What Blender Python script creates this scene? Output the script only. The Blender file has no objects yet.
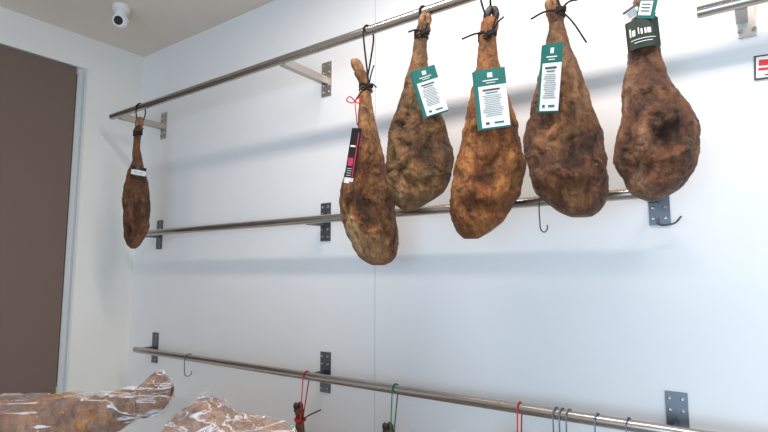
import bpy, math, random
from mathutils import Vector, Euler, Matrix, noise
random.seed(7)
S=bpy.context.scene
S.view_settings.view_transform='Standard'
COL=bpy.context.collection
rad=math.radians

# ------------------------------------------------ camera
cam=bpy.data.cameras.new('camera'); co=bpy.data.objects.new('camera',cam); COL.objects.link(co)
co.location=(0,-1.9,1.6); co.rotation_euler=(rad(96.3),0,rad(35.5))
cam.sensor_width=36; cam.lens=36*525/768; cam.clip_start=.02
S.camera=co

# ------------------------------------------------ material helpers
def lin(c):
    return tuple(((v/255)/12.92 if v/255<=.04045 else ((v/255+.055)/1.055)**2.4) for v in c)+(1,)
def newmat(name):
    m=bpy.data.materials.new(name); m.use_nodes=True
    nt=m.node_tree; b=nt.nodes['Principled BSDF']
    return m,nt,b
def N(nt,t,**kw):
    n=nt.nodes.new(t)
    for k,v in kw.items(): setattr(n,k,v)
    return n
def simple(name,rgb,rough=.6,metal=0,var=.06,scale=30,bump=0.0,spec=.5):
    m,nt,b=newmat(name); c=lin(rgb)
    tc=N(nt,'ShaderNodeTexCoord'); no=N(nt,'ShaderNodeTexNoise'); no.inputs['Scale'].default_value=scale; no.inputs['Detail'].default_value=5
    nt.links.new(tc.outputs['Object'],no.inputs['Vector'])
    cr=N(nt,'ShaderNodeValToRGB')
    cr.color_ramp.elements[0].position=.3; cr.color_ramp.elements[1].position=.7
    cr.color_ramp.elements[0].color=tuple(x*(1-var) for x in c[:3])+(1,)
    cr.color_ramp.elements[1].color=tuple(min(1,x*(1+var)) for x in c[:3])+(1,)
    nt.links.new(no.outputs['Fac'],cr.inputs['Fac']); nt.links.new(cr.outputs['Color'],b.inputs['Base Color'])
    b.inputs['Roughness'].default_value=rough; b.inputs['Metallic'].default_value=metal
    b.inputs['Specular IOR Level'].default_value=spec
    if bump:
        bp=N(nt,'ShaderNodeBump'); bp.inputs['Strength'].default_value=bump; bp.inputs['Distance'].default_value=.004
        nt.links.new(no.outputs['Fac'],bp.inputs['Height']); nt.links.new(bp.outputs['Normal'],b.inputs['Normal'])
    return m
WALL=simple('white_wall_panel',(228,228,228),.4,var=.015,scale=3)
LWALL=simple('painted_plaster',(228,226,220),.7,var=.02,scale=3)
CEIL=simple('ceiling_paint',(224,212,200),.85,var=.015,scale=4)
FLOOR=simple('floor_tile',(176,166,156),.5,var=.1,scale=5)
TRIM=simple('panel_joint',(206,207,210),.4,var=.02)
FRAME=simple('window_frame_paint',(206,208,208),.45,var=.03)
BLACK=simple('black_rope',(16,15,15),.85,var=.4,scale=400,bump=.6)
RED=simple('red_string',(190,25,35),.7,var=.2,scale=300)
GREEN=simple('green_string',(20,110,80),.7,var=.2,scale=300)
WHITEP=simple('white_paper',(222,222,216),.55,var=.03)
TEAL=simple('teal_card',(8,98,88),.4,var=.08)
INK=simple('black_ink',(62,64,68),.6,var=.1)
BLKCARD=simple('black_card',(28,22,22),.35,var=.2)
DGREEN=simple('dark_green_card',(32,46,40),.4,var=.2)
PINK=simple('pink_card',(190,50,90),.4,var=.1)
REDINK=simple('red_ink',(200,40,35),.5,var=.1)
PLASTW=simple('white_plastic',(225,226,226),.35,var=.02)
PLASTB=simple('dark_lens',(15,15,18),.1,var=.05)
COUNTER=simple('counter_laminate',(170,165,158),.4,var=.05)
def steel(name,base,rough=.32,stretch=(2,120,120)):
    m,nt,b=newmat(name)
    tc=N(nt,'ShaderNodeTexCoord'); mp=N(nt,'ShaderNodeMapping'); mp.inputs['Scale'].default_value=stretch
    no=N(nt,'ShaderNodeTexNoise'); no.inputs['Scale'].default_value=2; no.inputs['Detail'].default_value=6
    nt.links.new(tc.outputs['Object'],mp.inputs['Vector']); nt.links.new(mp.outputs['Vector'],no.inputs['Vector'])
    mr=N(nt,'ShaderNodeMapRange'); mr.inputs['To Min'].default_value=rough-.1; mr.inputs['To Max'].default_value=rough+.15
    nt.links.new(no.outputs['Fac'],mr.inputs['Value']); nt.links.new(mr.outputs['Result'],b.inputs['Roughness'])
    cr=N(nt,'ShaderNodeValToRGB'); c=lin(base)
    cr.color_ramp.elements[0].color=tuple(x*.75 for x in c[:3])+(1,); cr.color_ramp.elements[1].color=c
    nt.links.new(no.outputs['Fac'],cr.inputs['Fac']); nt.links.new(cr.outputs['Color'],b.inputs['Base Color'])
    b.inputs['Metallic'].default_value=1
    return m
STEEL=steel('brushed_steel',(190,184,178),.24)
STEELD=steel('steel_plate_dark',(122,126,134),.4,(60,60,8))
STEELW=steel('steel_plate',(196,190,182),.4,(60,60,8))

def blindmat():
    m,nt,b=newmat('roller_blind_fabric')
    tc=N(nt,'ShaderNodeTexCoord')
    w1=N(nt,'ShaderNodeTexWave',wave_type='BANDS',bands_direction='Z'); w1.inputs['Scale'].default_value=60
    w2=N(nt,'ShaderNodeTexWave',wave_type='BANDS',bands_direction='Y'); w2.inputs['Scale'].default_value=60
    for w in (w1,w2): nt.links.new(tc.outputs['Object'],w.inputs['Vector'])
    mx=N(nt,'ShaderNodeMath',operation='MULTIPLY'); nt.links.new(w1.outputs['Fac'],mx.inputs[0]); nt.links.new(w2.outputs['Fac'],mx.inputs[1])
    cr=N(nt,'ShaderNodeValToRGB'); cr.color_ramp.elements[0].color=lin((106,88,78)); cr.color_ramp.elements[1].color=lin((132,112,100))
    nt.links.new(mx.outputs[0],cr.inputs['Fac']); nt.links.new(cr.outputs['Color'],b.inputs['Base Color'])
    b.inputs['Roughness'].default_value=.85
    return m
BLIND=blindmat()

def hammat(name,dark,mid,lite,shank,seed,mold=.25,moldc=(150,134,116),gain=.84):
    m,nt,b=newmat(name)
    g=lambda c:lin(tuple(v*gain for v in c))
    tc=N(nt,'ShaderNodeTexCoord')
    mp=N(nt,'ShaderNodeMapping'); mp.inputs['Location'].default_value=(seed,seed*2.3,seed*.7); mp.inputs['Scale'].default_value=(1,1,.55)
    nt.links.new(tc.outputs['Object'],mp.inputs['Vector'])
    def noise_(sc,det=8,dist=0.,rough=.6):
        n=N(nt,'ShaderNodeTexNoise'); n.inputs['Scale'].default_value=sc; n.inputs['Detail'].default_value=det
        n.inputs['Distortion'].default_value=dist; n.inputs['Roughness'].default_value=rough
        nt.links.new(mp.outputs['Vector'],n.inputs['Vector']); return n
    n1=noise_(7,12,.6,.68)
    n4=noise_(42,10,.6,.72)
    cb=N(nt,'ShaderNodeMath',operation='MULTIPLY_ADD'); cb.inputs[1].default_value=.6; nt.links.new(n4.outputs['Fac'],cb.inputs[0]); nt.links.new(n1.outputs['Fac'],cb.inputs[2])
    cr=N(nt,'ShaderNodeValToRGB'); e=cr.color_ramp.elements
    e[0].position=.62; e[0].color=g(dark); e[1].position=1.0; e[1].color=g(lite)
    x=e.new(.79); x.color=g(mid)
    nt.links.new(cb.outputs[0],cr.inputs['Fac'])
    sp=N(nt,'ShaderNodeSeparateXYZ'); nt.links.new(tc.outputs['Generated'],sp.inputs[0])
    n2=noise_(9,4)
    ad=N(nt,'ShaderNodeMath',operation='MULTIPLY_ADD'); ad.inputs[1].default_value=.3; nt.links.new(n2.outputs['Fac'],ad.inputs[0]); nt.links.new(sp.outputs['Z'],ad.inputs[2])
    mr=N(nt,'ShaderNodeMapRange',interpolation_type='SMOOTHSTEP'); mr.inputs['From Min'].default_value=.7; mr.inputs['From Max'].default_value=1.05; mr.inputs['To Max'].default_value=.85
    nt.links.new(ad.outputs[0],mr.inputs['Value'])
    mix=N(nt,'ShaderNodeMix',data_type='RGBA'); nt.links.new(mr.outputs['Result'],mix.inputs['Factor'])
    nt.links.new(cr.outputs['Color'],mix.inputs['A'])
    cs=N(nt,'ShaderNodeValToRGB'); cs.color_ramp.elements[0].position=.38; cs.color_ramp.elements[1].position=.6
    cs.color_ramp.elements[0].color=g(tuple(v*.55 for v in shank)); cs.color_ramp.elements[1].color=g(shank)
    n5=noise_(30,8,.3,.7); nt.links.new(n5.outputs['Fac'],cs.inputs['Fac']); nt.links.new(cs.outputs['Color'],mix.inputs['B'])
    n3=noise_(7,12,.8,.8); mm=N(nt,'ShaderNodeMapRange'); mm.inputs['From Min'].default_value=.5; mm.inputs['From Max'].default_value=.62; mm.inputs['To Max'].default_value=mold
    nt.links.new(n3.outputs['Fac'],mm.inputs['Value'])
    mix2=N(nt,'ShaderNodeMix',data_type='RGBA'); mix2.inputs['B'].default_value=g(moldc)
    nt.links.new(mm.outputs['Result'],mix2.inputs['Factor']); nt.links.new(mix.outputs['Result'],mix2.inputs['A'])
    n6=noise_(90,6,0,.7)
    mk=N(nt,'ShaderNodeMapRange'); mk.inputs['From Min'].default_value=.36; mk.inputs['From Max'].default_value=.5; mk.inputs['To Min'].default_value=.5
    nt.links.new(n6.outputs['Fac'],mk.inputs['Value'])
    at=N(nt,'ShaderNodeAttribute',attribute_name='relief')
    rm=N(nt,'ShaderNodeMapRange'); rm.inputs['From Min'].default_value=-.011; rm.inputs['From Max'].default_value=.007; rm.inputs['To Min'].default_value=.4; rm.inputs['To Max'].default_value=1.25  # crease shading painted into the skin colour: hollows darker, ridges lighter
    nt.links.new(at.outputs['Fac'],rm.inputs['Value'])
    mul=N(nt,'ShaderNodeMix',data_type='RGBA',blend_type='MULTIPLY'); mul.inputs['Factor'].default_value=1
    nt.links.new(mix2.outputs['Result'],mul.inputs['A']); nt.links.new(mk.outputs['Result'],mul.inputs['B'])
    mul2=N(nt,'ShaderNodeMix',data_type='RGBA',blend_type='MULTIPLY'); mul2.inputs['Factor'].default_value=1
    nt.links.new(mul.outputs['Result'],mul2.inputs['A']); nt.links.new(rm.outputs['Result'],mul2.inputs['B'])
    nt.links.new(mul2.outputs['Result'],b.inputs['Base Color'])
    rr=N(nt,'ShaderNodeMapRange'); rr.inputs['From Min'].default_value=.4; rr.inputs['From Max'].default_value=.6; rr.inputs['To Min'].default_value=.3; rr.inputs['To Max'].default_value=.75
    nt.links.new(n3.outputs['Fac'],rr.inputs['Value']); nt.links.new(rr.outputs['Result'],b.inputs['Roughness'])
    ba=N(nt,'ShaderNodeMath',operation='MULTIPLY_ADD'); ba.inputs[1].default_value=.35; nt.links.new(n6.outputs['Fac'],ba.inputs[0]); nt.links.new(cb.outputs[0],ba.inputs[2])
    bp=N(nt,'ShaderNodeBump'); bp.inputs['Strength'].default_value=1; bp.inputs['Distance'].default_value=.026
    nt.links.new(ba.outputs[0],bp.inputs['Height']); nt.links.new(bp.outputs['Normal'],b.inputs['Normal'])
    return m
HOOF=simple('hoof_horn',(124,88,54),.5,var=.5,scale=60,bump=.5)
HOOFD=simple('dark_hoof_horn',(42,32,28),.45,var=.5,scale=60,bump=.5)

# ------------------------------------------------ mesh helpers
def mkobj(name,verts,faces,mats,fm=None,smooth=False,parent=None,loc=None,rot=None,relief=None):
    me=bpy.data.meshes.new(name); me.from_pydata([tuple(v) for v in verts],[],faces)
    if not isinstance(mats,(list,tuple)): mats=[mats]
    for m in mats: me.materials.append(m)
    if fm: me.polygons.foreach_set('material_index',fm)
    if smooth: me.polygons.foreach_set('use_smooth',[True]*len(me.polygons))
    if relief:
        a=me.attributes.new('relief','FLOAT','POINT'); a.data.foreach_set('value',relief)
    me.update()
    o=bpy.data.objects.new(name,me); COL.objects.link(o)
    if parent: o.parent=parent
    if loc: o.location=loc
    if rot: o.rotation_euler=rot
    return o
class MB:
    def __init__(s): s.v=[];s.f=[];s.m=[]
    def add(s,v,f,m=0):
        k=len(s.v); s.v+= [Vector(a) for a in v]; s.f+=[[i+k for i in q] for q in f]; s.m+=[m]*len(f)
    def box(s,c,d,m=0,M=None):
        x,y,z=[a/2 for a in d]
        vs=[Vector((i*x,j*y,k*z)) for i in(-1,1) for j in(-1,1) for k in(-1,1)]
        if M is not None: vs=[M@v for v in vs]
        vs=[v+Vector(c) for v in vs]
        s.add(vs,[[0,1,3,2],[4,6,7,5],[0,4,5,1],[2,3,7,6],[0,2,6,4],[1,5,7,3]],m)
    def tube(s,pts,r,m=0,n=12,cap=True):
        pts=[Vector(p) for p in pts]; L=len(pts)
        if not hasattr(r,'__len__'): r=[r]*L
        t0=(pts[1]-pts[0]).normalized(); a=Vector((0,0,1)) if abs(t0.z)<.9 else Vector((1,0,0))
        u=t0.cross(a).normalized(); vs=[];fs=[]
        for i,p in enumerate(pts):
            t=(pts[min(i+1,L-1)]-pts[max(i-1,0)]).normalized()
            u=(u-t*u.dot(t)).normalized(); w=t.cross(u)
            for k in range(n):
                q=2*math.pi*k/n; vs.append(p+(u*math.cos(q)+w*math.sin(q))*r[i])
        for i in range(L-1):
            for k in range(n):
                fs.append([i*n+k,i*n+(k+1)%n,(i+1)*n+(k+1)%n,(i+1)*n+k])
        if cap: fs.append(list(range(n))[::-1]); fs.append([(L-1)*n+k for k in range(n)])
        s.add(vs,fs,m)
    def obj(s,name,mats,smooth=False,**k): 
        o=mkobj(name,s.v,s.f,mats,s.m,smooth,**k)
        if smooth:
            try: o.data.set_sharp_from_angle(angle=rad(40))
            except Exception: pass
        return o
def empty(name,loc=(0,0,0),rz=0):
    e=bpy.data.objects.new(name,None); COL.objects.link(e); e.location=loc; e.rotation_euler=(0,0,rz); e.empty_display_size=.1; return e
def spline(pts,n=8):
    P=[Vector(p) for p in pts]; P=[P[0]*2-P[1]]+P+[P[-1]*2-P[-2]]; out=[]
    for i in range(1,len(P)-2):
        for k in range(n):
            t=k/n; a,b,c,d=P[i-1],P[i],P[i+1],P[i+2]
            out.append(.5*((2*b)+(c-a)*t+(2*a-5*b+4*c-d)*t*t+(3*b-a-3*c+d)*t**3))
    out.append(P[-2]); return out

# ------------------------------------------------ room
XL=-3.42; ZC=3.11
b=MB(); b.box(((XL+2.6)/2,.05,ZC/2),(2.6-XL+.2,.1,ZC)); b.obj('wall_back',[WALL])
WY0,WY1,WZ0,WZ1=-2.3,-.375,.895,2.9
b=MB()
b.box((XL-.08,WY1/2,ZC/2),(.16,-WY1,ZC))
b.box((XL-.08,(-4.2+WY0)/2,ZC/2),(.16,4.2+WY0,ZC))
b.box((XL-.08,(WY0+WY1)/2,WZ0/2),(.16,WY1-WY0,WZ0))
b.box((XL-.08,(WY0+WY1)/2,(WZ1+ZC)/2),(.16,WY1-WY0,ZC-WZ1))
b.obj('wall_left',[LWALL])
b=MB(); b.box(((XL+2.6)/2,-2.1,ZC+.05),(2.6-XL+.4,4.4,.1)); b.obj('ceiling',[CEIL])
b=MB(); b.box(((XL+2.6)/2,-2.1,-.05),(2.6-XL+.4,4.4,.1)); b.obj('floor',[FLOOR])
b=MB(); b.box((-1.404,-.0008,ZC/2),(.005,.0016,ZC)); b.obj('trim_1',[TRIM])
w=empty('window_1')
b=MB()
for y in (WY0+.02,WY1-.02): b.box((XL-.075,y,(WZ0+WZ1)/2),(.1,.04,WZ1-WZ0))
for z in (WZ0+.02,WZ1-.02): b.box((XL-.075,(WY0+WY1)/2,z),(.1,WY1-WY0-.08,.04))
b.obj('frame',[FRAME],parent=w)
b=MB(); b.box((XL-.018,WY1-.004,(WZ0+WZ1)/2),(.05,.008,WZ1-WZ0)); b.obj('side_channel',[FRAME],parent=w)
b=MB(); b.box((XL-.12,(WY0+WY1)/2,(WZ0+WZ1)/2),(.006,WY1-WY0-.08,WZ1-WZ0-.08)); b.obj('glass',[PLASTB],parent=w)
r=empty('roller_blind')
b=MB(); b.box((XL-.012,(WY0+WY1)/2-.022,(WZ0+WZ1)/2),(.003,WY1-WY0-.06,WZ1-WZ0-.012)); b.obj('fabric',[BLIND],parent=r)
b=MB(); b.box((XL-.012,(WY0+WY1)/2-.022,WZ0+.016),(.012,WY1-WY0-.06,.022)); b.obj('bottom_bar',[BLIND],parent=r)
c=empty('security_camera',(-2.86,-.46,ZC))
b=MB(); b.tube([(0,0,0),(0,0,-.028),(0,0,-.034)],[.046,.046,.038],n=28); b.tube([(0,0,-.03),(0,0,-.06)],[.03,.034],n=24)
b.obj('base',[PLASTW],True,parent=c)
b=MB(); d=Vector((.55,-.7,-.35)).normalized(); cc=Vector((0,0,-.085))
pr=[cc+d*(-.042+.084*i/16) for i in range(17)]; rr=[.042*math.sqrt(max(.002,1-((i-8)/8)**2)) for i in range(17)]
b.tube(pr[:14],rr[:14],n=24); b.tube([pr[12],pr[13]+d*.004],[.026,.024],m=1,n=24)
b.obj('turret',[PLASTW,PLASTB],True,parent=c)

# ------------------------------------------------ rails
def rail(x0,x1,z,off,plates,r=.019,arm=.034,plate=(.062,.006,.185),pm=None):
    e=empty('hanging_rail'); pm=pm or STEELD
    b=MB(); b.tube([(x0,-off,z),(x0+.002,-off,z),(x1-.002,-off,z),(x1,-off,z)],[r*.85,r,r,r*.85],n=28)
    b.obj('tube',[STEEL],True,parent=e)
    for i,px in enumerate(plates):
        b=MB()
        b.box((px,-.003,z),plate)
        for sx in(-.018,.018):
            for sz in(-1,1):
                for q in ((plate[2]/2-.02),(plate[2]/2-.055)):
                    if plate[2]<.17 and q<plate[2]/2-.03: continue
                    b.tube([(px+sx,-.006,z+sz*q),(px+sx,-.011,z+sz*q),(px+sx,-.0125,z+sz*q)],[.0065,.0065,.004],m=1,n=6)
        L=off-.006; zz=z-.004
        b.box((px,-.006-L/2+.004,zz),(.007,L-.008,arm))
        b.box((px-.012,-.006-L/2+.004,zz-arm/2),(.03,L-.008,.004))
        b.obj('bracket_%d'%(i+1),[pm,STEEL],parent=e)
    return e
rail(-3.215,.95,2.568,.30,[-3.13,-1.705,.08],pm=STEELW,plate=(.062,.006,.175))
rail(-3.145,-.225,1.85,.12,[-3.12,-1.70,-.255],arm=.028,r=.018)
rail(-3.13,.95,1.143,.12,[-3.11,-1.69,-.238,.8],arm=.028,r=.018)
rail(-.107,.95,2.385,.12,[.014,.8],plate=(.045,.006,.13),arm=.026,r=.018,pm=STEELW)

s=empty('price_sign',(.088,-.003,2.215))
b=MB(); TL=Matrix.Rotation(.06,3,'Y')
b.box((0,0,0),(.13,.003,.075),M=TL); b.box((0,-.002,.0),(.12,.001,.065),m=1,M=TL)
b.box((-.01,-.003,.012),(.085,.001,.018),m=2,M=Matrix.Rotation(.12,3,'Y')); b.box((-.01,-.003,-.008),(.09,.001,.008),m=2,M=Matrix.Rotation(.12,3,'Y')); b.box((0,-.003,-.023),(.08,.001,.004),m=0)
b.obj('card',[INK,WHITEP,REDINK],parent=s)

# ------------------------------------------------ hooks
def shook(x,y,z,yaw,size=.1,r=.0025):
    e=empty('meat_hook',(x,y,z),yaw)
    R=.0215; P=[]
    for a in range(-30,181,20): P.append((R*math.cos(rad(a)),0,R*math.sin(rad(a))))
    P+= [(-R,0,-size*.35),(-R*.9,0,-size*.7)]
    for a in range(180,381,20): P.append((R*.9*math.cos(rad(a)),0,-size*.8+R*.9*math.sin(rad(a))))
    b=MB(); b.tube(P,r,n=8); b.obj('wire',[STEELD],True,parent=e); return e
shook(-.596,-.12,1.85,rad(70),.11)
shook(-2.588,-.12,1.143,rad(70),.1)
for dx in(-.02,0,.022,.11,.2): shook(-.556+dx,-.12,1.143,rad(80),.12)
e=empty('meat_hook',(-.258,-.02,1.765),0)
b=MB(); b.tube(spline([(-.0,-.0,.012),(.0,-.014,-.004),(.018,-.02,-.012),(.05,-.02,-.006),(.068,-.02,.014)],6),.003,n=8); b.obj('wire',[STEELD],True,parent=e)

# ------------------------------------------------ hams
def interp(rows,t):
    for i in range(len(rows)-1):
        if t<=rows[i+1][0]:
            a,b_=rows[i],rows[i+1]; k=(t-a[0])/(b_[0]-a[0]); return [a[j]+(b_[j]-a[j])*k for j in range(1,len(a))]
    return list(rows[-1][1:])
def ridged(p,o=4):
    s=0;a=1;w=0
    for _ in range(o):
        s+=a*(1-abs(noise.noise(p))*2); w+=a; a*=.5; p=p*2.1
    return s/w
def hambody(name,rows,mat,parent,seed,flat=.6,amp=1.,NR=240,NS=130):
    z0,z1=rows[0][0],rows[-1][0]
    R=[(-r_[0],r_[1],r_[2]) for r_ in rows]
    prof=[[ -z0+(z0-z1)*i/NR ]+interp(R,-z0+(z0-z1)*i/NR) for i in range(NR+1)]
    for _ in range(6):
        q=[p[:] for p in prof]
        for i in range(1,NR):
            for j in(1,2): q[i][j]=(prof[i-1][j]+2*prof[i][j]+prof[i+1][j])/4
        prof=q
    wmax=max(p[2]-p[1] for p in prof)
    vs=[];fs=[];rel=[]
    sd=Vector((seed*3.1,seed*1.7,seed))
    bx=.2*math.sin(seed*2.1); 
    for i,(zz,l,r_) in enumerate(prof):
        z=-zz; w=max(.003,(r_-l)/2); c=(r_+l)/2
        k=min(1,max(0,(2*w/wmax-.25)/.6)); dep=w*(1.0+(flat-1.0)*k)
        t=i/NR; e2=min(1,(1-t)*10+.05)
        for s_ in range(NS):
            a=2*math.pi*s_/NS; ca,sa=math.cos(a),math.sin(a)
            ex=.9
            x=c+w*math.copysign(abs(ca)**ex,ca); y=dep*math.copysign(abs(sa)**ex,sa)
            p=Vector((x,y,z)); n=Vector((ca,sa*1.4,0)).normalized()
            front=max(0,-sa)
            big=noise.noise(p*8+sd)*.016*k
            wr=Vector((noise.noise(p*12+sd),noise.noise(p*12+sd*2),noise.noise(p*12-sd)))*.03
            q1=p+wr
            mid_=noise.noise(q1*20+sd)*.009*(.25+.75*k)
            cre=(ridged(Vector((q1.x*17,q1.y*17,q1.z*10))+sd,4)-.55)*-.019*(.3+.7*k)
            str_=noise.noise(Vector((q1.x*50,q1.y*50,q1.z*7))+sd)*.0065*(1-.35*k)
            fine=noise.noise(p*95+sd)*.0018+noise.noise(p*190+sd)*.001
            u_=(x-c)/w
            pit=-.030*k*front*math.exp(-((u_-.2-bx)/.30)**2-((t-.70)/.08)**2)
            pit+=-.018*k*front*math.exp(-((u_+.35-bx)/.25)**2-((t-.84)/.05)**2)
            rdg=.016*k*front*math.exp(-((u_+.30-bx)/.2)**2-((t-.73)/.14)**2)
            rdg+=.014*k*front*math.exp(-((u_-.25-bx)/.4)**2-((t-.82)/.035)**2)
            edge=.5+.5*front
            h=(big+(mid_+cre+str_+pit+rdg)*edge+fine)-.003*k
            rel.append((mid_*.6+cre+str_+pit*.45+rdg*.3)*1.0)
            vs.append(p+n*h*amp*e2)
    for i in range(NR):
        for s_ in range(NS):
            fs.append([i*NS+s_,(i+1)*NS+s_,(i+1)*NS+(s_+1)%NS,i*NS+(s_+1)%NS])
    fs.append(list(range(NS))); fs.append([NR*NS+k for k in range(NS)][::-1])
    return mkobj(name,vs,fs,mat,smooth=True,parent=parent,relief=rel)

def trotter(parent,base,tip,r0,r1,dark=False,mat=None):
    base=Vector(base); tip=Vector(tip); ax=(tip-base)
    b=MB()
    mid=base+ax*.35+Vector((.0,-.004,0))
    b.tube(spline([base-ax*.25,base,mid,base+ax*.62],5),[r0*1.0]*6+[r0*1.15]*4+[r0*1.2]*3+[r0*1.1,r0,r0*.8],n=18)
    side=Vector((1,.25,0)).normalized()
    for s_ in(-1,1):
        st=base+ax*.5+side*s_*r0*.45
        P=spline([st,st+ax*.22+side*s_*r0*.15,tip+side*s_*r1*.55-ax*.08,tip+side*s_*r1*.25],4)
        n=len(P); b.tube(P,[r1*.75+r1*.25*math.sin(i/(n-1)*3.1)*1.2-(r1*.6*(i/(n-1))**3) for i in range(n)],m=1,n=12)
        dq=base+ax*.3+side*s_*r0*.7+Vector((0,.01,0))
        b.tube([dq,dq+ax*.12+side*s_*.008,dq+ax*.22+side*s_*.010],[.006,.006,.002],m=1,n=8)
    return b.obj('trotter',[mat,HOOFD if dark else HOOF],True,parent=parent)

def rope(parent,neck,nr,top,wraps=3,r=.0036,mat=BLACK,rtube=.019,tails=((.03,.05),(-.035,-.02))):
    neck=Vector(neck); top=Vector(top); b=MB()
    for i in range(wraps):
        z=neck.z+(i-(wraps-1)/2)*r*2.0; P=[]
        for k in range(25):
            a=2*math.pi*k/24; P.append((neck.x+(nr+r*.6)*math.cos(a),neck.y+(nr+r*.6)*math.sin(a),z+.004*math.sin(a+i*1.7)))
        b.tube(P,r,n=8,cap=False)
    kn=neck+Vector((nr*.6,-nr-.004,0))
    for a in range(3):
        b.tube(spline([kn+Vector((-.014,0,.007*a-.008)),kn+Vector((0,-.010,.004*a-.004)),kn+Vector((.014,0,-.007*a+.006))],4),r*1.5,n=8)
    inv=parent.rotation_euler.to_matrix().inverted()
    A=inv@Vector((0,-1,0)); X=inv@Vector((1,0,0)); Z=Vector((0,0,1))
    P=[kn+Vector((0,.004,.004)), top+A*(rtube+.004)-Z*.05-X*.004]
    for k in range(0,9):
        a=math.pi*k/8; P.append(top+A*math.cos(a)*(rtube+r)+Z*math.sin(a)*(rtube+r)+X*(.012*k/8-.006))
    P+=[top-A*(rtube+.003)-Z*.05+X*.008, neck+Vector((0,nr+.004,.004))]
    b.tube(spline(P,5),r,n=8)
    for tx,tz in tails:
        b.tube(spline([kn,kn+Vector((tx*.5,-.012,tz*.5+.006)),kn+Vector((tx,-.008,tz))],5),r*.85,n=6)
    return b.obj('rope',[mat],True,parent=parent)

def tag(parent,c,w,h,tilt,style='teal',lean=.12,yaw=0.,name='label_tag',bend=0):
    M=Euler((lean,0,0)).to_matrix(); M=Matrix.Rotation(yaw,3,'Z')@Matrix.Rotation(tilt,3,'Y')@M
    b=MB(); T=.0012; c=Vector(c)
    def q(cx,cz,ww,hh,m,lay):
        n=10 if bend else 3
        x0=(cx-ww/2)*w; z0_=(cz-hh/2)*h; z1_=(cz+hh/2)*h; vs=[]
        for i in range(n+1):
            x=x0+ww*w*i/n
            for yy in(-T*lay-T*.45,-T*lay+T*.45):
                for z in(z0_,z1_):
                    if bend: X_=bend*math.sin(x/bend); Y_=yy+bend*(1-math.cos(x/bend))
                    else: X_=x; Y_=yy
                    vs.append(c+M@Vector((X_,Y_,z)))
        fs=[[0,1,3,2],[4*n,4*n+2,4*n+3,4*n+1]]
        for i in range(n):
            o=4*i; fs+=[[o,o+4,o+5,o+1],[o+2,o+3,o+7,o+6],[o+1,o+5,o+7,o+3],[o,o+2,o+6,o+4]]
        b.add(vs,fs,m)
    rnd=random.Random(int(abs(c[0])*1000)+3)
    if style=='teal':
        q(0,0,1,1,0,0)
        q(.04,-.13,.90,.70,1,1)
        q(0,.4,.16,.08,1,1); q(0,.31,.5,.016,1,1); q(0,.27,.3,.012,1,1)
        q(.0,.15,.55,.03,2,2); q(.0,.10,.4,.015,2,2)
        for i in range(12): q(-.02+.04*rnd.random(),.055-i*.031,.45+.2*rnd.random(),.005,2,2)
        q(-.22,-.41,.12,.04,2,2); q(.15,-.41,.3,.03,0,2)
        q(-.05,-.01,1.02,1.0,0,-3)
    elif style=='black':
        q(0,0,1,1,0,0); q(.3,.0,.08,.85,3,1); q(-.1,.18,.5,.03,1,1)
        q(-.1,-.1,.5,.14,3,1); q(0,-.43,.9,.10,1,1)
        for i in range(4): q(-.1,-.22-i*.04,.45,.008,1,1)
    elif style=='paperband':
        q(0,0,1,1,0,0); q(0,-.1,1,.5,1,1)
        for i in range(2): q(0,-.02-i*.17,.55,.05,2,2)
    elif style=='white':
        q(0,0,1,1,1,0); q(0,.36,1,.22,0,1)
        for i in range(4): q(0,.12-i*.15,.75*(.6+.4*rnd.random()),.04,2,1)
    elif style=='greenwhite':
        q(0,0,1,1,0,0); q(-.08,-.08,.7,.6,1,1)
        for i in range(3): q(-.08,.08-i*.14,.5,.04,2,2)
    elif style=='band':
        q(0,0,1,1,0,0)
        x=-.34
        for k_,(ww,hh,up) in enumerate([(.05,.28,0),(.09,.2,-.04),(.03,.22,0),(.05,.18,-.04),(.05,.18,-.04),(.1,.18,-.04)]):
            q(x,.08+up,ww,hh,1,1); x+=ww+.05
        q(0,-.2,.7,.02,1,1); q(0,-.3,.5,.02,1,1)
    mats={'teal':[TEAL,WHITEP,INK],'black':[BLKCARD,WHITEP,INK,PINK],'white':[INK,WHITEP,INK],'band':[DGREEN,WHITEP,INK],'greenwhite':[TEAL,WHITEP,INK],'paperband':[BLKCARD,WHITEP,INK]}[style]
    return b.obj(name,mats,parent=parent)

def hang(X,Z,y=-.30):
    return empty('cured_ham',(X,y,Z),math.atan2(-X,y+1.9))
def conv(x0,y0,kx,kz,lean):
    return lambda px,py:((px-x0-lean*(py-y0))*kx,-(py-y0)*kz)
def build(X,Z,outline,x0,y0,kx,kz,mat,seed,hoof,neck,y=-.30,flat=.6,tr=(.016,.013),dark=False,tails=((.03,.05),(-.035,-.02)),amp=1.,nr=None,wraps=4):
    e=hang(X,Z,y); f=conv(x0,y0,kx,kz,(x0-384)/(y0+4540))
    rows=[]
    for py,l,r_ in outline:
        a=f(l,py); c_=f(r_,py); rows.append((a[1],a[0],c_[0]))
    hambody('body',rows,mat,e,seed,flat,amp)
    top=rows[0]; bx=(top[1]+top[2])/2
    hx,hz=f(*hoof)
    trotter(e,(bx,0,top[0]-.01),(hx,-.012,hz),(top[2]-top[1])/2*.95,tr[1],dark,mat)
    nx,nz=f(*neck)
    rl=interp([(-a[0],a[1],a[2]) for a in rows],max(-rows[0][0],-nz)); w=(rl[1]-rl[0])/2
    inv=e.rotation_euler.to_matrix().inverted()
    rx=inv@(Vector((X,-.30,2.568))-e.location)
    rope(e,((rl[0]+rl[1])/2,0,nz),nr or max(w,.014),rx,tails=tails,wraps=wraps)
    return e,f
HM1=hammat('cured_ham_skin',(74,38,18),(158,94,44),(226,172,108),(228,164,98),1.3,.4,(190,164,132))
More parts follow.
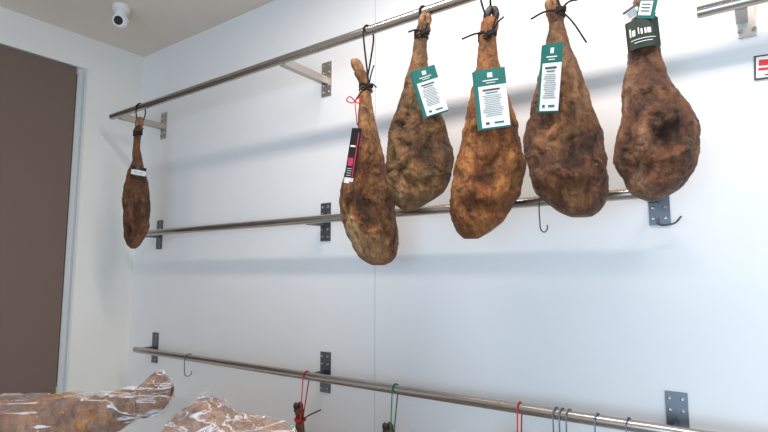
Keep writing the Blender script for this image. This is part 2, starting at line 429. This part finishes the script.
HM2=hammat('cured_ham_skin_ochre',(62,38,18),(132,86,42),(196,148,86),(176,120,68),4.1,.35,(152,130,98))
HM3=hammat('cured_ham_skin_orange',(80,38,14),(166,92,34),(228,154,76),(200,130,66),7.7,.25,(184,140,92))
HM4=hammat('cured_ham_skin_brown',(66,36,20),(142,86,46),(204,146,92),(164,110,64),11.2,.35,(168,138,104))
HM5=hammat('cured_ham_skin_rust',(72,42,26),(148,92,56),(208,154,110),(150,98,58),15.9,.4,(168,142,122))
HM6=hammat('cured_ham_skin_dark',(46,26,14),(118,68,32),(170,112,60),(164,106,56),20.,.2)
# A far left, edge on
e,f=build(-2.886,2.137,[(139,133.5,140.5),(150,133,140.5),(162,132,143),(172,128,146),(185,125,148.5),(205,123,150),(225,123,149),(236,124,145),(244,127,140),(247,131,136)],137,180,.0052,.00588,HM6,2,(140,117),(137,134),flat=.9,tails=((.02,.03),),amp=.8)
tag(e,(f(138.5,173)[0],-.078,f(0,174)[1]),.085,.055,.12,'paperband',bend=.05)
# B
e,f=build(-1.219,2.324,[(84,361,371),(92,359,371),(105,359,372),(118,358,374),(130,358,377),(145,354,380),(160,350,384),(175,344,388),(190,341,392),(205,340,395),(220,341,397),(235,345,398),(247,351,398),(256,358,396),(262,367,390),(264,372,384)],368,90,.0039,.00397,HM1,5,(354,59),(366,88),flat=.62,tails=((.02,.08),(.03,-.01),(-.05,-.06)))
tag(e,(f(353,161)[0],-.06,f(0,161)[1]),.046,.215,.2,'black',yaw=-.6,lean=.02)
b=MB()
for sx in(-1,1):
    x,z=f(355,104); b.tube(spline([(x,-.03,z),(x+sx*.02,-.045,z+.012),(x+sx*.032,-.04,z-.002),(x+sx*.012,-.035,z-.010),(x,-.03,z)],5),.0024,n=6)
b.tube(spline([(x,-.03,z),(x+.004,-.05,z-.05),(x+.01,-.04,z-.1)],5),.0024,n=6)
b.obj('red_ribbon',[RED],True,parent=e)
# C
e,f=build(-.9576,2.194,[(40,421,433),(52,419,432),(65,416,433),(78,412,434),(90,409,438),(105,404,443),(120,400,448),(135,396,453),(150,393,456),(165,392,457),(180,392,455),(192,394,449),(200,397,440),(206,402,430),(211,410,420)],425,110,.0036,.0037,HM2,9,(432,16),(426,38),y=-.34,flat=.6,tails=((.012,.03),(-.06,.0)))
tag(e,(f(435,102)[0],-.080,f(0,102)[1]),.085,.165,-.30,'teal')
# D
e,f=build(-.712,2.114,[(36,479,495),(46,478,496),(60,477,498),(75,475,502),(90,472,507),(105,468,511),(120,465,515),(135,461,519),(150,458,522),(165,455,524),(180,453,523),(195,452,520),(208,451,513),(220,452,503),(230,457,490),(236,464,479)],488,120,.0033,.00343,HM3,14,(493,5),(486,36),flat=.6,dark=True,tails=((.04,.05),(-.10,-.015),(.02,.06)))
tag(e,(f(492,107)[0],-.085,f(0,107)[1]),.098,.190,-.08,'teal')
# E
e,f=build(-.473,2.104,[(18,549,564),(30,548,566),(45,545,570),(60,541,576),(75,537,581),(90,533,586),(105,529,590),(120,526,595),(135,523,600),(150,523,604),(165,525,607),(180,530,608),(192,537,607),(202,547,605),(210,558,600),(215,570,592)],560,110,.0029,.00317,HM4,21,(551,-3),(560,12),flat=.6,tails=((-.09,-.02),(.05,.02),(.07,-.12)))
tag(e,(f(551,87)[0],-.088,f(0,87)[1]),.064,.200,.16,'teal',yaw=-.35)
# F
e,f=build(-.2224,2.086,[(8,634,653),(22,630,656),(38,628,659),(55,626,662),(70,624,666),(85,621,672),(100,618,681),(115,616,690),(128,614,696),(142,614,699),(155,614,699),(168,615,697),(180,620,690),(190,629,677),(196,640,664),(198,646,656)],650,100,.0025,.0029,HM5,30,(642,-14),(643,10),flat=.7,tails=((-.05,-.03),(.03,.03)))
tag(e,(f(643,39)[0],-.052,f(0,38)[1]),.095,.085,-.05,'band',bend=.055,lean=0)
tag(e,(f(648,16)[0],-.056,f(0,14)[1]),.045,.065,.25,'greenwhite')
tag(e,(f(632,16)[0],-.050,f(0,16)[1]),.04,.03,-.5,'white')

# lower row of hams hanging from the bottom rail
def lowham(X,ztip,smat,seed,mat):
    e=empty('cured_ham',(X,-.155,ztip),math.atan2(-X,1.745))
    rows=[(-.06,-.018,.016),(-.12,-.02,.02),(-.22,-.035,.035),(-.34,-.07,.065),(-.46,-.1,.1),(-.58,-.11,.115),(-.68,-.09,.1),(-.74,-.05,.06),(-.76,-.02,.03)]
    hambody('body',rows,mat,e,seed,.5,.7,60,32)
    trotter(e,(-.001,0,-.065),(-.012,-.01,0),.016,.013,True,mat)
    b=MB(); inv=e.rotation_euler.to_matrix().inverted()
    t=inv@(Vector((X,-.12,1.143))-e.location); A=inv@Vector((0,-1,0)); Z=Vector((0,0,1)); P=[Vector((0,-.03,-.075))]
    for k in range(9):
        a=math.pi*k/8; P.append(t+A*math.cos(a)*.021+Z*math.sin(a)*.021)
    P.append(Vector((0.012,.025,-.075)))
    b.tube(spline(P,4),.0028,n=6)
    for zz in(-.078,-.072): b.tube([(.024*math.cos(a*.3),.024*math.sin(a*.3),zz) for a in range(22)],.003,n=6)
    b.tube(spline([(0,-.025,-.075),(.04,-.03,-.05),(.09,-.03,-.03)],4),.003,m=1,n=6)
    b.obj('string',[smat,BLACK],True,parent=e)
lowham(-1.70,1.035,RED,41,HM6); lowham(-1.215,1.025,GREEN,42,HM6); lowham(-.70,1.055,RED,43,HM4)

# ------------------------------------------------ counter and wrapped hams
ct=empty('display_counter')
b=MB(); b.box((-1.1,-1.515,1.037),(1.4,.87,.05)); b.obj('top',[COUNTER],parent=ct)
b=MB(); b.box((-1.1,-1.515,.54),(1.32,.79,.944)); b.box((-1.1,-1.515,.034),(1.24,.71,.068)); b.obj('cabinet',[simple('counter_front',(190,188,184),.5)],parent=ct)

def wrapmat():
    m,nt,b=newmat('cling_film')
    nt.nodes.remove(b); out=nt.nodes['Material Output']
    tr=N(nt,'ShaderNodeBsdfTransparent'); gl=N(nt,'ShaderNodeBsdfGlossy'); gl.inputs['Roughness'].default_value=.16
    df=N(nt,'ShaderNodeBsdfDiffuse'); df.inputs['Color'].default_value=(.85,.86,.9,1)
    tc=N(nt,'ShaderNodeTexCoord'); mp=N(nt,'ShaderNodeMapping'); mp.inputs['Rotation'].default_value=(0,.9,0); mp.inputs['Scale'].default_value=(.45,1,2.6)
    nt.links.new(tc.outputs['Object'],mp.inputs['Vector'])
    no=N(nt,'ShaderNodeTexNoise'); no.inputs['Scale'].default_value=17; no.inputs['Detail'].default_value=6; no.inputs['Distortion'].default_value=1.8; no.inputs['Roughness'].default_value=.62
    nt.links.new(mp.outputs['Vector'],no.inputs['Vector'])
    bp=N(nt,'ShaderNodeBump'); bp.inputs['Strength'].default_value=1; bp.inputs['Distance'].default_value=.05; nt.links.new(no.outputs['Fac'],bp.inputs['Height'])
    nt.links.new(bp.outputs['Normal'],gl.inputs['Normal'])
    m1=N(nt,'ShaderNodeMixShader'); m1.inputs[0].default_value=.15; nt.links.new(tr.outputs[0],m1.inputs[1]); nt.links.new(gl.outputs[0],m1.inputs[2])
    # film wrinkle lines: streak highlights painted in as white diffuse colour
    n2=N(nt,'ShaderNodeTexNoise'); n2.inputs['Scale'].default_value=9; n2.inputs['Detail'].default_value=5; n2.inputs['Distortion'].default_value=1.2; nt.links.new(mp.outputs['Vector'],n2.inputs['Vector'])
    s1=N(nt,'ShaderNodeMath',operation='SUBTRACT'); s1.inputs[1].default_value=.5; nt.links.new(n2.outputs['Fac'],s1.inputs[0])
    s2=N(nt,'ShaderNodeMath',operation='ABSOLUTE'); nt.links.new(s1.outputs[0],s2.inputs[0])
    m3=N(nt,'ShaderNodeMapRange'); m3.inputs['From Min'].default_value=.0; m3.inputs['From Max'].default_value=.022; m3.inputs['To Min'].default_value=.6; m3.inputs['To Max'].default_value=.03; nt.links.new(s2.outputs[0],m3.inputs['Value'])
    m2=N(nt,'ShaderNodeMixShader'); nt.links.new(m3.outputs['Result'],m2.inputs[0]); nt.links.new(m1.outputs[0],m2.inputs[1]); nt.links.new(df.outputs[0],m2.inputs[2])
    nt.links.new(m2.outputs[0],out.inputs['Surface']); return m
FILM=wrapmat()
def blob(name,secs,mat,parent,seed,off=0,amp=.004,fr=18,NR=60,NS=40,crump=0):
    vs=[];fs=[]; x0,x1=secs[0][0],secs[-1][0]; rel=[]
    pr=[[x0+(x1-x0)*i/NR]+interp(secs,x0+(x1-x0)*i/NR) for i in range(NR+1)]
    for _ in range(3):
        q=[p[:] for p in pr]
        for i in range(1,NR):
            for j in range(1,5): q[i][j]=(pr[i-1][j]+2*pr[i][j]+pr[i+1][j])/4
        pr=q
    for i,(x,zb,zt,hd,yc) in enumerate(pr):
        for s_ in range(NS):
            a=2*math.pi*s_/NS; ca,sa=math.cos(a),math.sin(a)
            p=Vector((x,yc+hd*ca,(zb+zt)/2+(zt-zb)/2*sa)); n=Vector((0,ca,sa))
            sd=Vector((seed,seed*2,seed*.3))
            h=noise.noise(p*fr+sd)*amp+noise.noise(p*fr*2.3+sd)*amp*.4
            rel.append(h*.6)
            h+=off
            if crump: h+=(ridged(Vector((p.x*14+p.z*20,p.y*22,p.z*14-p.x*8))+sd,3))**2*crump
            vs.append(p+n*h)
    for i in range(NR):
        for s_ in range(NS): fs.append([i*NS+s_,i*NS+(s_+1)%NS,(i+1)*NS+(s_+1)%NS,(i+1)*NS+s_])
    fs.append(list(range(NS))[::-1]); fs.append([NR*NS+k for k in range(NS)])
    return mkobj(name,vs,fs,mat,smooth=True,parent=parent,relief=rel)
PALE=hammat('pale_ham_fat',(190,126,96),(224,168,136),(244,208,176),(232,176,140),33,.3,(236,196,166),.94)
SHK=hammat('wrapped_ham_skin',(100,58,32),(176,112,66),(226,172,116),(190,124,66),37,.4,(208,166,124),.95)
e=empty('wrapped_ham',(-1.135,-1.19,1.335),rad(35.5))
sec=[(-.72,-.20,-.13,.03,0),(-.69,-.232,-.07,.07,0),(-.6,-.235,-.035,.1,0),(-.46,-.235,-.022,.12,0),(-.34,-.22,-.018,.10,0),(-.24,-.17,-.014,.075,0),(-.16,-.12,-.014,.05,0),(-.09,-.082,-.004,.034,0),(-.05,-.06,.006,.028,0),(-.02,-.052,.034,.034,0),(.002,-.048,.040,.036,0),(.018,-.034,.026,.026,0),(.026,-.018,.012,.014,0)]
blob('ham',sec,SHK,e,3,0,.012,18,NR=140,NS=70)
blob('film',sec,FILM,e,4,.003,.004,20,NR=200,NS=110,crump=.010)
e=empty('wrapped_ham',(-1.02,-1.10,1.245),rad(35.5))
k=.0023
def zz(py): return -(py-430)*k
sec=[(-.155,-.13,-.06,.03,0),(-.14,-.142,zz(434),.07,0),(-.115,-.143,zz(418),.09,0),(-.08,-.143,zz(408),.1,0),(-.052,-.143,zz(396),.1,0),(-.03,-.143,zz(396),.1,0),(-.005,-.143,zz(407),.1,0),(.03,-.143,zz(417),.1,0),(.06,-.143,zz(418),.09,0),(.12,-.14,zz(423),.075,0),(.16,-.13,zz(430),.05,0),(.18,-.1,zz(444),.02,0)]
blob('ham',sec,PALE,e,8,0,.010,16,NR=100,NS=70)
blob('film',sec,FILM,e,9,.003,.004,20,NR=200,NS=110,crump=.010)

# ------------------------------------------------ lights
def area(name,loc,rot,sx,sy,en,col):
    l=bpy.data.lights.new(name,'AREA'); l.shape='RECTANGLE'; l.size=sx; l.size_y=sy; l.energy=en; l.color=col
    o=bpy.data.objects.new(name,l); COL.objects.link(o); o.location=loc; o.rotation_euler=rot; return o
area('ceiling_strip_light',(-.5,-.82,3.08),(0,0,0),2.2,.10,40,(1,.88,.80))
area('shop_window_daylight',(.9,-4.3,1.3),(rad(84),0,rad(8)),3.6,2.0,128,(.50,.75,1))
W=bpy.data.worlds.new('world'); S.world=W; W.use_nodes=True
W.node_tree.nodes['Background'].inputs[0].default_value=(1,.96,.93,1); W.node_tree.nodes['Background'].inputs[1].default_value=.64
